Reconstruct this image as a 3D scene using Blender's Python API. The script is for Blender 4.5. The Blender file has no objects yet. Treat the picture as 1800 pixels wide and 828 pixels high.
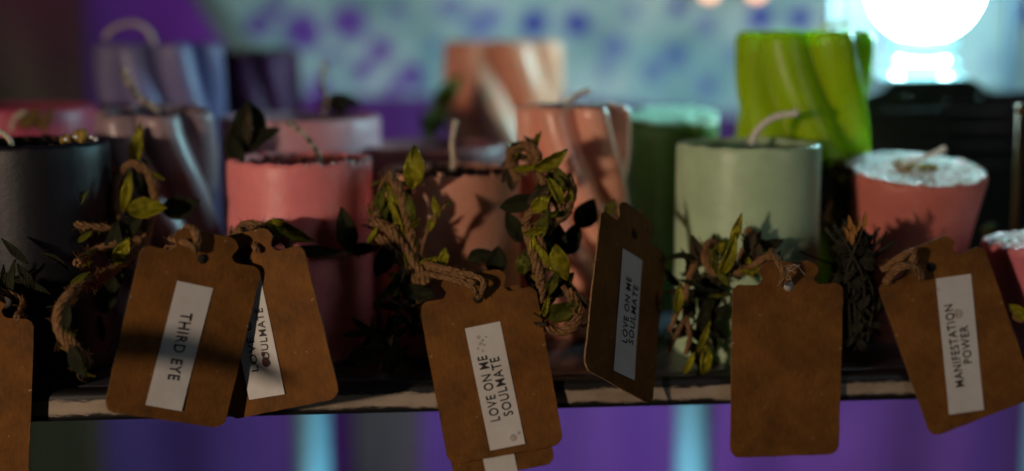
import bpy, bmesh, math, random
from mathutils import Vector, Matrix, noise
random.seed(7)
S = bpy.context.scene
C = S.collection
PI = math.pi

# ------------------------------------------------------------------ camera
F = 2500.0                       # focal length in photograph pixels (1800 wide)
HC = 0.158                       # camera height above the shelf, metres
TILT = math.atan((414 - 50) / F)
cam_d = bpy.data.cameras.new('camera'); cam = bpy.data.objects.new('camera', cam_d); C.objects.link(cam)
cam_d.sensor_width = 36; cam_d.lens = 50; cam_d.clip_start = 0.02; cam_d.clip_end = 50
cam.location = (0, 0, HC); cam.rotation_euler = (PI / 2 - TILT, 0, 0)
cam_d.dof.use_dof = True; cam_d.dof.focus_distance = 0.617; cam_d.dof.aperture_fstop = 2.2
S.camera = cam
S.render.engine = 'CYCLES'
S.cycles.use_denoising = True
S.cycles.max_bounces = 8
S.cycles.sample_clamp_indirect = 4
S.view_settings.view_transform = 'Standard'; S.view_settings.look = 'None'
S.view_settings.exposure = 0.0; S.view_settings.gamma = 1.0; S.view_settings.use_curve_mapping = False

# ------------------------------------------------------------------ world, lamps and added fills (a dark stall at night)
W = bpy.data.worlds.new('World'); S.world = W; W.use_nodes = True
bg = W.node_tree.nodes['Background']
bg.inputs['Color'].default_value = (0.75, 0.8, 1.0, 1); bg.inputs['Strength'].default_value = 0.006

def lamp(name, kind, loc, target, energy, color, size=0.02, **kw):
    l = bpy.data.lights.new(name, kind); l.energy = energy; l.color = color
    if kind == 'AREA': l.size = size
    else: l.shadow_soft_size = size
    for k, v in kw.items(): setattr(l, k, v)
    o = bpy.data.objects.new(name, l); C.objects.link(o); o.location = loc
    o.rotation_euler = (Vector(target) - Vector(loc)).to_track_quat('-Z', 'Y').to_euler()
    return o
lamp('warm_key_lamp', 'SPOT', (-0.80, -0.36, 0.165), (0.08, 0.68, 0.095), 27, (1.0, 0.77, 0.57), 0.026, spot_size=math.radians(50), spot_blend=1.0)
lamp('violet_curtain_lamp', 'AREA', (0.18, 1.15, -0.42), (0.15, 1.6, -0.22), 1.15, (0.5, 0.14, 0.9), 0.3)
lamp('violet_wall_lamp', 'SPOT', (-0.40, 1.25, 0.55), (-0.42, 1.6, 0.22), 6.5, (0.62, 0.06, 0.85), 0.1, spot_size=math.radians(80), spot_blend=0.8)
lamp('violet_shelf_fill', 'POINT', (-0.135, 0.775, 0.012), (0, 0, 0), 0.12, (0.30, 0.14, 1.0), 0.02)  # added point light for the violet glow at the candle bases
lamp('cool_cloth_fill', 'AREA', (0.10, 0.92, 0.55), (0.0, 1.2, 0.22), 0.03, (0.62, 0.95, 0.95), 0.3)  # added fill from above, evens out the globe's falloff on the cloth
lamp('cool_front_fill', 'AREA', (0.75, 0.05, 0.35), (0.05, 0.65, 0.03), 0.55, (0.85, 0.95, 1.0), 0.25)  # added soft fill from front right, no visible source
lamp('cool_leg_fill', 'AREA', (0.02, 0.80, -0.30), (0.0, 1.1, -0.2), 1.6, (0.36, 0.8, 1.0), 0.15)  # extra cyan light added under the shelf to brighten the legs

# ------------------------------------------------------------------ helpers
def P(px, py, d):
    """world point seen at photograph pixel (px, py) at world depth y = d"""
    x = (px - 900) / F; yl = -(py - 414) / F
    ct, st = math.cos(TILT), math.sin(TILT)
    dr = Vector((x, ct + yl * st, -st + yl * ct))
    return Vector((0, 0, HC)) + dr * (d / dr.y)

def props(o, label=None, cat=None, group=None, kind=None):
    if label: o['label'] = label
    if cat: o['category'] = cat
    if group: o['group'] = group
    if kind: o['kind'] = kind
    return o

def thing(name, label, cat, loc=(0, 0, 0), rot=(0, 0, 0), group=None, M=None):
    o = bpy.data.objects.new(name, None); C.objects.link(o); o.empty_display_size = 0.02
    if M is not None: o.matrix_world = M
    else: o.matrix_world = Matrix.LocRotScale(Vector(loc), __import__('mathutils').Euler(rot), None)
    o['M'] = [c for r in o.matrix_world for c in r]
    return props(o, label, cat, group)

def mw(o):
    if o.parent is not None: return mw(o.parent)
    m = o['M']; return Matrix([m[0:4], m[4:8], m[8:12], m[12:16]])

def obj(name, bm, mat, parent=None, world=False, smooth=True, kind=None, label=None):
    """link a bmesh as one object; world=True: its vertices are world points"""
    if world and parent is not None:
        bmesh.ops.transform(bm, matrix=mw(parent).inverted(), verts=bm.verts)
    me = bpy.data.meshes.new(name); bm.to_mesh(me); bm.free()
    if smooth:
        for p in me.polygons: p.use_smooth = True
    me.materials.append(mat)
    o = bpy.data.objects.new(name, me); C.objects.link(o)
    if parent is not None: o.parent = parent
    if kind: o['kind'] = kind
    if label: o['label'] = label
    return o

def catmull(pts, n=8):
    pts = [Vector(p) for p in pts]
    if len(pts) < 3:
        return [pts[0].lerp(pts[-1], i / n) for i in range(n + 1)]
    q = [pts[0] * 2 - pts[1]] + pts + [pts[-1] * 2 - pts[-2]]
    out = []
    for i in range(1, len(q) - 2):
        a, b, c, d = q[i - 1], q[i], q[i + 1], q[i + 2]
        for k in range(n):
            t = k / n
            out.append(0.5 * ((2 * b) + (c - a) * t + (2 * a - 5 * b + 4 * c - d) * t * t + (3 * b - a - 3 * c + d) * t ** 3))
    out.append(pts[-1]); return out

def frames(path):
    T = []
    for i in range(len(path)):
        t = path[min(i + 1, len(path) - 1)] - path[max(i - 1, 0)]
        T.append(t.normalized() if t.length > 1e-9 else Vector((0, 0, 1)))
    n = T[0].orthogonal().normalized(); out = []
    for t in T:
        n = (n - t * n.dot(t));
        n = n.normalized() if n.length > 1e-6 else t.orthogonal().normalized()
        out.append((t, n, t.cross(n)))
    return out

def add_tube(bm, path, rad, seg=8, cap=True):
    fr = frames(path); rings = []
    for i, (p, (t, n, b)) in enumerate(zip(path, fr)):
        r = rad(i / max(1, len(path) - 1)) if callable(rad) else rad
        rings.append([bm.verts.new(p + (n * math.cos(2 * PI * k / seg) + b * math.sin(2 * PI * k / seg)) * r) for k in range(seg)])
    for a, b_ in zip(rings, rings[1:]):
        for k in range(seg): bm.faces.new((a[k], a[(k + 1) % seg], b_[(k + 1) % seg], b_[k]))
    if cap:
        bm.faces.new(list(reversed(rings[0]))); bm.faces.new(rings[-1])

def add_twine(bm, pts, r=0.0015, turns_per_m=150, fuzz=1.5, ns=5):
    path = catmull(pts, 12)
    # resample densely
    L = [0]
    for a, b in zip(path, path[1:]): L.append(L[-1] + (b - a).length)
    n = max(8, int(L[-1] / 0.0007)); dense = []; j = 0
    for i in range(n + 1):
        s = L[-1] * i / n
        while j < len(L) - 2 and L[j + 1] < s: j += 1
        dense.append(path[j].lerp(path[j + 1], (s - L[j]) / max(1e-9, L[j + 1] - L[j])))
    fr = frames(dense); ph = random.random() * 6
    for k in range(ns):
        strand = []
        for i, (p, (t, nn, bb)) in enumerate(zip(dense, fr)):
            a = ph + 2 * PI * k / ns + L[-1] * i / n * turns_per_m * 2
            w = r * (0.62 if ns > 2 else .5) * (1 + 0.5 * noise.noise(p * 220 + Vector((k * 9, 0, 0))))
            strand.append(p + (nn * math.cos(a) + bb * math.sin(a)) * w)
        add_tube(bm, strand, lambda u: r * (0.46 if ns > 2 else .5), 6)
    for i in range(int(L[-1] * 900 * fuzz)):
        k = random.randrange(len(dense)); p = dense[k]; t, nn, bb = fr[k]
        a = random.random() * 2 * PI; d = (nn * math.cos(a) + bb * math.sin(a))
        q = p + d * r * 0.9
        e = q + (d * random.uniform(0.3, 1.0) + t * random.uniform(-1.2, 1.2)) * r * random.uniform(0.8, 2.4)
        m = (q + e) / 2 + t.cross(d) * r * random.uniform(-.5, .5)
        add_tube(bm, [q, m, e], 0.00009, 3, False)

def lathe(bm, prof, seg=96, rfun=None):
    rings = []
    for (r, z) in prof:
        if r < 1e-6: rings.append([bm.verts.new((0, 0, z))]); continue
        ring = []
        for k in range(seg):
            th = 2 * PI * k / seg
            rr, zz = (rfun(r, z, th) if rfun else (r, z))
            ring.append(bm.verts.new((rr * math.cos(th), rr * math.sin(th), zz)))
        rings.append(ring)
    for a, b in zip(rings, rings[1:]):
        for k in range(seg):
            k2 = (k + 1) % seg
            if len(a) == 1: bm.faces.new((a[0], b[k2], b[k]))
            elif len(b) == 1: bm.faces.new((a[k], a[k2], b[0]))
            else: bm.faces.new((a[k], a[k2], b[k2], b[k]))

def add_box(bm, x0, x1, y0, y1, z0, z1, bev=0.0, seg=2):
    m = Matrix.Translation(((x0 + x1) / 2, (y0 + y1) / 2, (z0 + z1) / 2)) @ Matrix.Diagonal((x1 - x0, y1 - y0, z1 - z0, 1))
    r = bmesh.ops.create_cube(bm, size=1, matrix=m)
    if bev:
        es = {e for v in r['verts'] for e in v.link_edges}
        bmesh.ops.bevel(bm, geom=list(es), offset=bev, segments=seg, affect='EDGES', profile=0.5)

# ------------------------------------------------------------------ materials
def material(name):
    m = bpy.data.materials.new(name); m.use_nodes = True
    nt = m.node_tree; b = nt.nodes['Principled BSDF']; return m, nt, b
def nd(nt, t, **kw):
    n = nt.nodes.new(t)
    for k, v in kw.items():
        if k in n.inputs: n.inputs[k].default_value = v
        else: setattr(n, k, v)
    return n
def noisy(nt, scale, detail=4, rough=0.6, coord='Object', stretch=None):
    tc = nd(nt, 'ShaderNodeTexCoord'); out = tc.outputs[coord]
    if stretch:
        mp = nd(nt, 'ShaderNodeMapping'); mp.inputs['Scale'].default_value = stretch
        nt.links.new(out, mp.inputs[0]); out = mp.outputs[0]
    n = nd(nt, 'ShaderNodeTexNoise', Scale=scale, Detail=detail, Roughness=rough)
    nt.links.new(out, n.inputs['Vector']); return n
def ramp(nt, src, stops):
    r = nd(nt, 'ShaderNodeValToRGB'); e = r.color_ramp.elements
    while len(e) < len(stops): e.new(0.5)
    for el, (p, c) in zip(e, stops): el.position = p; el.color = (*c, 1)
    nt.links.new(src, r.inputs[0]); return r
def bump(nt, b, src, strength, dist=0.001):
    n = nd(nt, 'ShaderNodeBump', Strength=strength, Distance=dist)
    nt.links.new(src, n.inputs['Height']); nt.links.new(n.outputs[0], b.inputs['Normal'])

def sc(c, k): return tuple(min(1, x * k) for x in c)
def wax(name, col, sss=0.35, rough=0.42, radius=(1, .5, .35), scale=0.006, frost=0.0, spec=0.4):
    m, nt, b = material(name)
    n = noisy(nt, 60, 5, 0.6)
    r = ramp(nt, n.outputs[0], [(0.3, sc(col, 0.86)), (0.6, col), (0.8, sc(col, 1.1))])
    src = r.outputs[0]
    if frost:                       # pale bloom patches on the wax
        n2 = noisy(nt, 90, 6, 0.7); r2 = ramp(nt, n2.outputs[0], [(0.56, (0, 0, 0)), (0.72, (frost,) * 3)])
        mx = nd(nt, 'ShaderNodeMixRGB'); nt.links.new(r2.outputs[0], mx.inputs[0]); nt.links.new(src, mx.inputs[1])
        mx.inputs[2].default_value = (0.75, 0.7, 0.68, 1); src = mx.outputs[0]
    nt.links.new(src, b.inputs['Base Color'])
    b.inputs['Roughness'].default_value = rough; b.inputs['Specular IOR Level'].default_value = spec
    b.inputs['Subsurface Weight'].default_value = sss; b.inputs['Subsurface Radius'].default_value = radius
    b.inputs['Subsurface Scale'].default_value = scale
    hi = noisy(nt, 260, 3); lo = noisy(nt, 45, 4, 0.6); sm = nd(nt, 'ShaderNodeMath', operation='MULTIPLY_ADD'); nt.links.new(lo.outputs[0], sm.inputs[0]); sm.inputs[1].default_value = 2.0; nt.links.new(hi.outputs[0], sm.inputs[2])
    bump(nt, b, sm.outputs[0], 0.22, 0.0006)
    return m
def plain(name, col, rough=0.7, var=0.2, scale=120, spec=0.3, bmp=0.2, metal=0.0, stretch=None):
    m, nt, b = material(name)
    n = noisy(nt, scale, 5, 0.65, stretch=stretch)
    r = ramp(nt, n.outputs[0], [(0.3, sc(col, 1 - var)), (0.7, sc(col, 1 + var))])
    nt.links.new(r.outputs[0], b.inputs['Base Color'])
    b.inputs['Roughness'].default_value = rough; b.inputs['Specular IOR Level'].default_value = spec
    b.inputs['Metallic'].default_value = metal
    if bmp: bump(nt, b, n.outputs[0], bmp, 0.0006)
    return m
def glow(name, col, strength):
    m, nt, b = material(name)
    b.inputs['Base Color'].default_value = (0.8, 0.8, 0.8, 1)
    b.inputs['Emission Color'].default_value = (*col, 1); b.inputs['Emission Strength'].default_value = strength
    return m

def kraft_material():
    m, nt, b = material('kraft_card')
    n = noisy(nt, 45, 6, 0.65); fib = noisy(nt, 900, 3, 0.6, stretch=(1, 0.25, 1)); sp = noisy(nt, 330, 2, 0.5)
    r = ramp(nt, n.outputs[0], [(0.30, (0.090, 0.037, 0.008)), (0.5, (0.165, 0.064, 0.011)), (0.72, (0.235, 0.092, 0.016))])
    rf = ramp(nt, fib.outputs[0], [(0.3, (0.82,) * 3), (0.7, (1.1,) * 3)])
    mx = nd(nt, 'ShaderNodeMixRGB', blend_type='MULTIPLY'); mx.inputs[0].default_value = 1
    nt.links.new(r.outputs[0], mx.inputs[1]); nt.links.new(rf.outputs[0], mx.inputs[2])
    rs = ramp(nt, sp.outputs[0], [(0.715, (0, 0, 0)), (0.77, (0.7,) * 3)])      # scuffed pale specks
    m2 = nd(nt, 'ShaderNodeMixRGB'); nt.links.new(rs.outputs[0], m2.inputs[0]); nt.links.new(mx.outputs[0], m2.inputs[1])
    m2.inputs[2].default_value = (0.5, 0.36, 0.22, 1)
    nt.links.new(m2.outputs[0], b.inputs['Base Color'])
    b.inputs['Roughness'].default_value = 0.75; b.inputs['Specular IOR Level'].default_value = 0.2
    bump(nt, b, fib.outputs[0], 0.25, 0.0003)
    return m
KRAFT = kraft_material()
CUT = plain('pale_cut_edge', (0.27, 0.16, 0.08), 0.85, 0.6, 700)
def sticker_material():
    m, nt, b = material('sticker_paper')
    n = noisy(nt, 70, 6, 0.7); sp = noisy(nt, 420, 3, 0.6)
    r = ramp(nt, n.outputs[0], [(0.3, (0.54, 0.51, 0.48)), (0.65, (0.62, 0.60, 0.58))])
    rs = ramp(nt, sp.outputs[0], [(0.69, (0, 0, 0)), (0.74, (0.6,) * 3)])
    mx = nd(nt, 'ShaderNodeMixRGB'); nt.links.new(rs.outputs[0], mx.inputs[0]); nt.links.new(r.outputs[0], mx.inputs[1])
    mx.inputs[2].default_value = (0.45, 0.4, 0.36, 1)
    nt.links.new(mx.outputs[0], b.inputs['Base Color']); b.inputs['Roughness'].default_value = 0.55
    return m
STICKER = sticker_material()
INK = plain('printing_ink', (0.02, 0.018, 0.02), 0.6, 0.2, bmp=0)
SMUDGE = plain('grey_smudge', (0.40, 0.36, 0.32), 0.8, 0.3, 500, bmp=0)
REDINK = plain('dark_red_ink', (0.12, 0.015, 0.02), 0.6, 0.3, bmp=0)
def twine_material():
    m, nt, b = material('jute_twine')
    n = noisy(nt, 700, 4, 0.7)
    r = ramp(nt, n.outputs[0], [(0.3, (0.10, 0.05, 0.018)), (0.55, (0.25, 0.13, 0.055)), (0.8, (0.40, 0.25, 0.12))])
    nt.links.new(r.outputs[0], b.inputs['Base Color']); b.inputs['Roughness'].default_value = 0.85
    b.inputs['Specular IOR Level'].default_value = 0.2
    bump(nt, b, n.outputs[0], 0.5, 0.0004); return m
TWINE = twine_material()
def leaf_material(name, a, b_, rough=0.38, satin=0.0):
    m, nt, b = material(name)
    tc = nd(nt, 'ShaderNodeTexCoord'); w = nd(nt, 'ShaderNodeTexWave', Scale=520.0, Distortion=3.0, Detail=2.0)
    w.bands_direction = 'X'; nt.links.new(tc.outputs['Object'], w.inputs['Vector'])
    n = noisy(nt, 130, 4, 0.6); r = ramp(nt, n.outputs[0], [(0.35, a), (0.65, b_)])
    rw = ramp(nt, w.outputs[0], [(0.0, (0.72,) * 3), (1.0, (1.1,) * 3)])
    mx = nd(nt, 'ShaderNodeMixRGB', blend_type='MULTIPLY'); mx.inputs[0].default_value = 1
    nt.links.new(r.outputs[0], mx.inputs[1]); nt.links.new(rw.outputs[0], mx.inputs[2])
    nt.links.new(mx.outputs[0], b.inputs['Base Color'])
    b.inputs['Roughness'].default_value = rough; b.inputs['Specular IOR Level'].default_value = 0.25; b.inputs['Metallic'].default_value = satin
    n3 = noisy(nt, 900, 3, 0.7); ma = nd(nt, 'ShaderNodeMath', operation='ADD'); nt.links.new(w.outputs[0], ma.inputs[0]); nt.links.new(n3.outputs[0], ma.inputs[1])
    bump(nt, b, ma.outputs[0], 0.7, 0.0004); return m
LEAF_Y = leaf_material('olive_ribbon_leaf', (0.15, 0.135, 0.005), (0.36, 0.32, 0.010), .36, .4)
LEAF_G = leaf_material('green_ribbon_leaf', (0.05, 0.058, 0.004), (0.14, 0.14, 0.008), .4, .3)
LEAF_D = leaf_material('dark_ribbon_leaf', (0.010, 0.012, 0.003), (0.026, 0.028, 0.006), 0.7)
DRY = plain('dried_plant', (0.045, 0.032, 0.014), 0.85, 0.5, 300)
WICK = plain('cotton_wick', (0.62, 0.52, 0.40), 0.85, 0.25, 600)
def speck_material():
    m, nt, b = material('speckled_wick'); n = noisy(nt, 420, 3, 0.6)
    r = ramp(nt, n.outputs[0], [(0.45, (0.07, 0.045, 0.03)), (0.55, (0.5, 0.42, 0.33))])
    nt.links.new(r.outputs[0], b.inputs['Base Color']); b.inputs['Roughness'].default_value = 0.85; return m
SPECK = speck_material()

# ------------------------------------------------------------------ shelf, its rail and legs
RL = P(100, 712, 0.611); RR = P(1550, 675, 0.647)
yaw = math.atan2(RR.y - RL.y, RR.x - RL.x)
mid = (RL + RR) / 2; zr = mid.z
SHM = Matrix.Translation((mid.x, mid.y, 0)) @ Matrix.Rotation(yaw, 4, 'Z')
shelf = thing('display_shelf', 'narrow metal display shelf with worn cream front rail on pale tubular legs', 'shelf', M=SHM)
def rail_material():
    m, nt, b = material('worn_cream_paint')
    tc = nd(nt, 'ShaderNodeTexCoord'); sx = nd(nt, 'ShaderNodeSeparateXYZ'); nt.links.new(tc.outputs['Object'], sx.inputs[0])
    g = nd(nt, 'ShaderNodeMath', operation='SUBTRACT'); nt.links.new(sx.outputs['Z'], g.inputs[0]); g.inputs[1].default_value = zr - 0.0003
    ab = nd(nt, 'ShaderNodeMath', operation='ABSOLUTE'); nt.links.new(g.outputs[0], ab.inputs[0])
    sc_ = nd(nt, 'ShaderNodeMath', operation='MULTIPLY'); nt.links.new(ab.outputs[0], sc_.inputs[0]); sc_.inputs[1].default_value = 100
    n = noisy(nt, 170, 9, 0.8, stretch=(0.3, 1, 1)); nm = nd(nt, 'ShaderNodeMath', operation='MULTIPLY_ADD')
    nt.links.new(n.outputs[0], nm.inputs[0]); nm.inputs[1].default_value = 0.85; nt.links.new(sc_.outputs[0], nm.inputs[2])
    # chips of bare dark metal along both worn edges of the bar
    r = ramp(nt, nm.outputs[0], [(0.66, (0.40, 0.315, 0.235)), (0.73, (0.22, 0.17, 0.125)), (0.78, (0.012, 0.011, 0.011))])
    st = noisy(nt, 26, 7, 0.7, stretch=(0.5, 1, 1)); rs = ramp(nt, st.outputs[0], [(0.36, (0.5, 0.48, 0.46)), (0.58, (1, 1, 1))])
    mx = nd(nt, 'ShaderNodeMixRGB', blend_type='MULTIPLY'); mx.inputs[0].default_value = 1
    nt.links.new(r.outputs[0], mx.inputs[1]); nt.links.new(rs.outputs[0], mx.inputs[2])
    nt.links.new(mx.outputs[0], b.inputs['Base Color']); b.inputs['Roughness'].default_value = 0.5
    bump(nt, b, nm.outputs[0], 0.4, 0.0006); return m
bm = bmesh.new(); add_box(bm, -0.42, 0.42, -0.0055, 0.0055, zr - 0.0068, zr + 0.0068, 0.0032, 4)
obj('front_rail', bm, rail_material(), shelf)
PLATE = plain('dark_shelf_plate', (0.05, 0.05, 0.06), 0.22, 0.3, 40, 0.5, 0.05)
bm = bmesh.new(); add_box(bm, -0.42, 0.42, 0.007, 0.42, -0.008, 0.0, 0.0008)
obj('shelf_plate', bm, PLATE, shelf)
LEGP = plain('pale_blue_leg_paint', (0.26, 0.46, 0.54), 0.4, 0.12, 40)
for px in (548, 1220, 1835):
    p = P(px, 760, 1.0); bm = bmesh.new()
    path = [Vector((p.x, 1.0, -0.0085)), Vector((p.x, 1.0, -0.3)), Vector((p.x, 1.0, -0.75))]
    add_tube(bm, path, 0.0135, 24); obj('leg', bm, LEGP, shelf, True)

# ------------------------------------------------------------------ background: curtain, board, printed cloth
def curtain():
    bm = bmesh.new(); nx, nz = 240, 24; X0, X1, Z0, Z1 = -1.0, 1.0, -0.75, 0.75; g = []
    for j in range(nz + 1):
        row = []
        for i in range(nx + 1):
            x = X0 + (X1 - X0) * i / nx; z = Z0 + (Z1 - Z0) * j / nz
            y = 1.62 + 0.012 * math.sin(x * 42 + 1.5 * noise.noise((x * 3, 0, z * .5))) + 0.02 * noise.noise((x * 6, 3, z * 1.2))
            row.append(bm.verts.new((x, y, z)))
        g.append(row)
    for j in range(nz):
        for i in range(nx): bm.faces.new((g[j][i], g[j][i + 1], g[j + 1][i + 1], g[j + 1][i]))
    o = obj('curtain', bm, plain('mauve_curtain', (0.22, 0.11, 0.29), 0.85, 0.1, 30, 0.1, 0.1))
    s = o.modifiers.new('thickness', 'SOLIDIFY'); s.thickness = 0.003
    props(o, 'violet lit curtain hanging in soft folds behind the shelf', 'curtain')
curtain()
bm = bmesh.new(); a = P(-260, 0, 1.4); b = P(150, 0, 1.4)
add_box(bm, a.x, b.x, 1.38, 1.41, -0.75, 0.7, 0.006)
o = obj('wooden_board', bm, plain('dark_brown_wood', (0.12, 0.085, 0.03), 0.7, 0.35, 14, 0.3, 0.2, stretch=(6, 1, 0.5)), smooth=False)
props(o, 'dark brown upright wooden board at the far left behind the candles', 'board')
bm = bmesh.new(); a = P(620, 760, 1.35); b = P(742, 760, 1.35)
add_box(bm, a.x, b.x, 1.33, 1.36, -0.75, -0.05, 0.006)
o = obj('wooden_post', bm, plain('brown_post_wood', (0.075, 0.05, 0.035), 0.7, 0.35, 14, 0.3, 0.2, stretch=(6, 1, 0.5)), smooth=False)
props(o, 'blurred brown post standing below the shelf between the two pale legs', 'post')

def floral_cloth():
    D = 1.24
    zt = P(0, -90, D).z; zb = P(0, 168, D).z
    def xl(z):
        py0 = P(0, 0, D).z; t = (py0 - z) / (py0 - P(0, 168, D).z)
        return P(368 + 110 * t, 0, D).x
    root = thing('floral_cloth', 'pale cyan cloth printed with small purple and blue flowers across the back', 'cloth', (0, D, zt))
    m, nt, b = material('flower_print')
    tc = nd(nt, 'ShaderNodeTexCoord'); wn = nd(nt, 'ShaderNodeTexNoise', Scale=55.0, Detail=4.0)
    nt.links.new(tc.outputs['Object'], wn.inputs['Vector'])
    ad = nd(nt, 'ShaderNodeMixRGB', blend_type='ADD'); ad.inputs[0].default_value = 0.018
    nt.links.new(tc.outputs['Object'], ad.inputs[1]); nt.links.new(wn.outputs['Color'], ad.inputs[2])
    base = noisy(nt, 16, 4, 0.6); cur = ramp(nt, base.outputs[0], [(0.34, (0.22, 0.30, 0.29)), (0.5, (0.40, 0.45, 0.42)), (0.66, (0.60, 0.58, 0.52))]).outputs[0]
    blobs = [(455, 42, 20, 0), (488, 14, 15, 0), (532, 52, 30, 0), (612, 42, 30, 0), (640, 122, 20, 0), (668, 88, 22, 0), (724, 132, 22, 0), (585, 100, 13, 0), (700, 20, 14, 1),
             (790, 14, 20, 1), (842, 44, 26, 1), (868, 26, 16, 1), (940, 42, 24, 2), (1014, 40, 25, 2), (1080, 82, 20, 1), (1060, 122, 16, 1), (1148, 124, 18, 1),
             (1186, 98, 20, 1), (1192, 12, 16, 2), (1238, 42, 18, 1), (1335, 34, 20, 2), (1408, 32, 20, 2), (1240, 150, 18, 1), (1110, 20, 12, 1), (1290, 96, 14, 1),
             (1450, 100, 16, 1), (1545, 60, 16, 2), (1740, 110, 16, 1), (1794, 20, 22, 2), (560, 150, 18, 0), (900, 100, 16, 1), (760, 80, 13, 1), (690, 150, 14, 0), (1900, 90, 20, 2), (1980, 30, 20, 1)]
    cols = [(0.17, 0.02, 0.30), (0.10, 0.08, 0.36), (0.03, 0.02, 0.28)]
    for px, py, r, k in blobs:
        c = P(px, py, D) - Vector((0, D, zt))
        d = nd(nt, 'ShaderNodeVectorMath', operation='DISTANCE'); nt.links.new(ad.outputs[0], d.inputs[0]); d.inputs[1].default_value = c + Vector((.009, .009, .009))
        mr = nd(nt, 'ShaderNodeMapRange'); nt.links.new(d.outputs['Value'], mr.inputs[0]); rr = r * 1.25 / F * D
        mr.inputs[1].default_value = rr * 0.6; mr.inputs[2].default_value = rr * 1.15; mr.inputs[3].default_value = (.95, .7, 1.0)[k]; mr.inputs[4].default_value = 0
        mx = nd(nt, 'ShaderNodeMixRGB'); nt.links.new(mr.outputs[0], mx.inputs[0]); nt.links.new(cur, mx.inputs[1]); mx.inputs[2].default_value = (*cols[k], 1); cur = mx.outputs[0]
    nt.links.new(cur, b.inputs['Base Color']); b.inputs['Roughness'].default_value = 0.8
    def sheet(u0, u1, dz0, dz1, off, nx=80, nz=14):
        bm = bmesh.new(); g = []
        for j in range(nz + 1):
            row = []
            for i in range(nx + 1):
                zl = zb - .02 * min(1, max(0, (i / nx - .22) * 5)) if u1 > .1 else zb
                z = zl + dz0 + (zt - zl - dz0 + dz1) * j / nz
                x = xl(z) + u0 + (u1 - u0) * i / nx
                y = D + off + 0.004 * math.sin(x * 30) + 0.006 * noise.noise((x * 9, 1, z * 5))
                row.append(bm.verts.new((x, y, z)))
            g.append(row)
        for j in range(nz):
            for i in range(nx): bm.faces.new((g[j][i], g[j][i + 1], g[j + 1][i + 1], g[j + 1][i]))
        return bm
    o = obj('printed_sheet', sheet(0, 1.0, 0, 0, 0), m, root, True)
    o.modifiers.new('t', 'SOLIDIFY').thickness = 0.0015
    o = obj('hem', sheet(-0.012, 0.012, 0, 0, -0.004, 4), plain('grey_hem', (0.25, 0.24, 0.20), 0.8, 0.2, 60), root, True)
    o.modifiers.new('t', 'SOLIDIFY').thickness = 0.0015
floral_cloth()
for px, lb in ((1247, 'left of two small warm bulbs glowing at the top edge before the cloth'), (1330, 'right of two small warm bulbs glowing at the top edge before the cloth')):
    c = P(px, -15, 1.2); t = thing('fairy_bulb', lb, 'light bulb', c, group='warm bulbs before the cloth')
    bm = bmesh.new(); bmesh.ops.create_uvsphere(bm, u_segments=20, v_segments=12, radius=0.0065, matrix=Matrix.Translation(c))
    obj('bulb', bm, glow('warm_bulb', (1.0, 0.36, 0.12), 3.0), t, True)
    bm = bmesh.new(); add_tube(bm, [c + Vector((0, 0, 0.006)), c + Vector((0.001, 0, 0.03)), c + Vector((0.006, 0, 0.12))], 0.0014, 8)
    obj('wire', bm, plain('bulb_wire', (0.1, 0.1, 0.1), 0.6), t, True)

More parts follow.
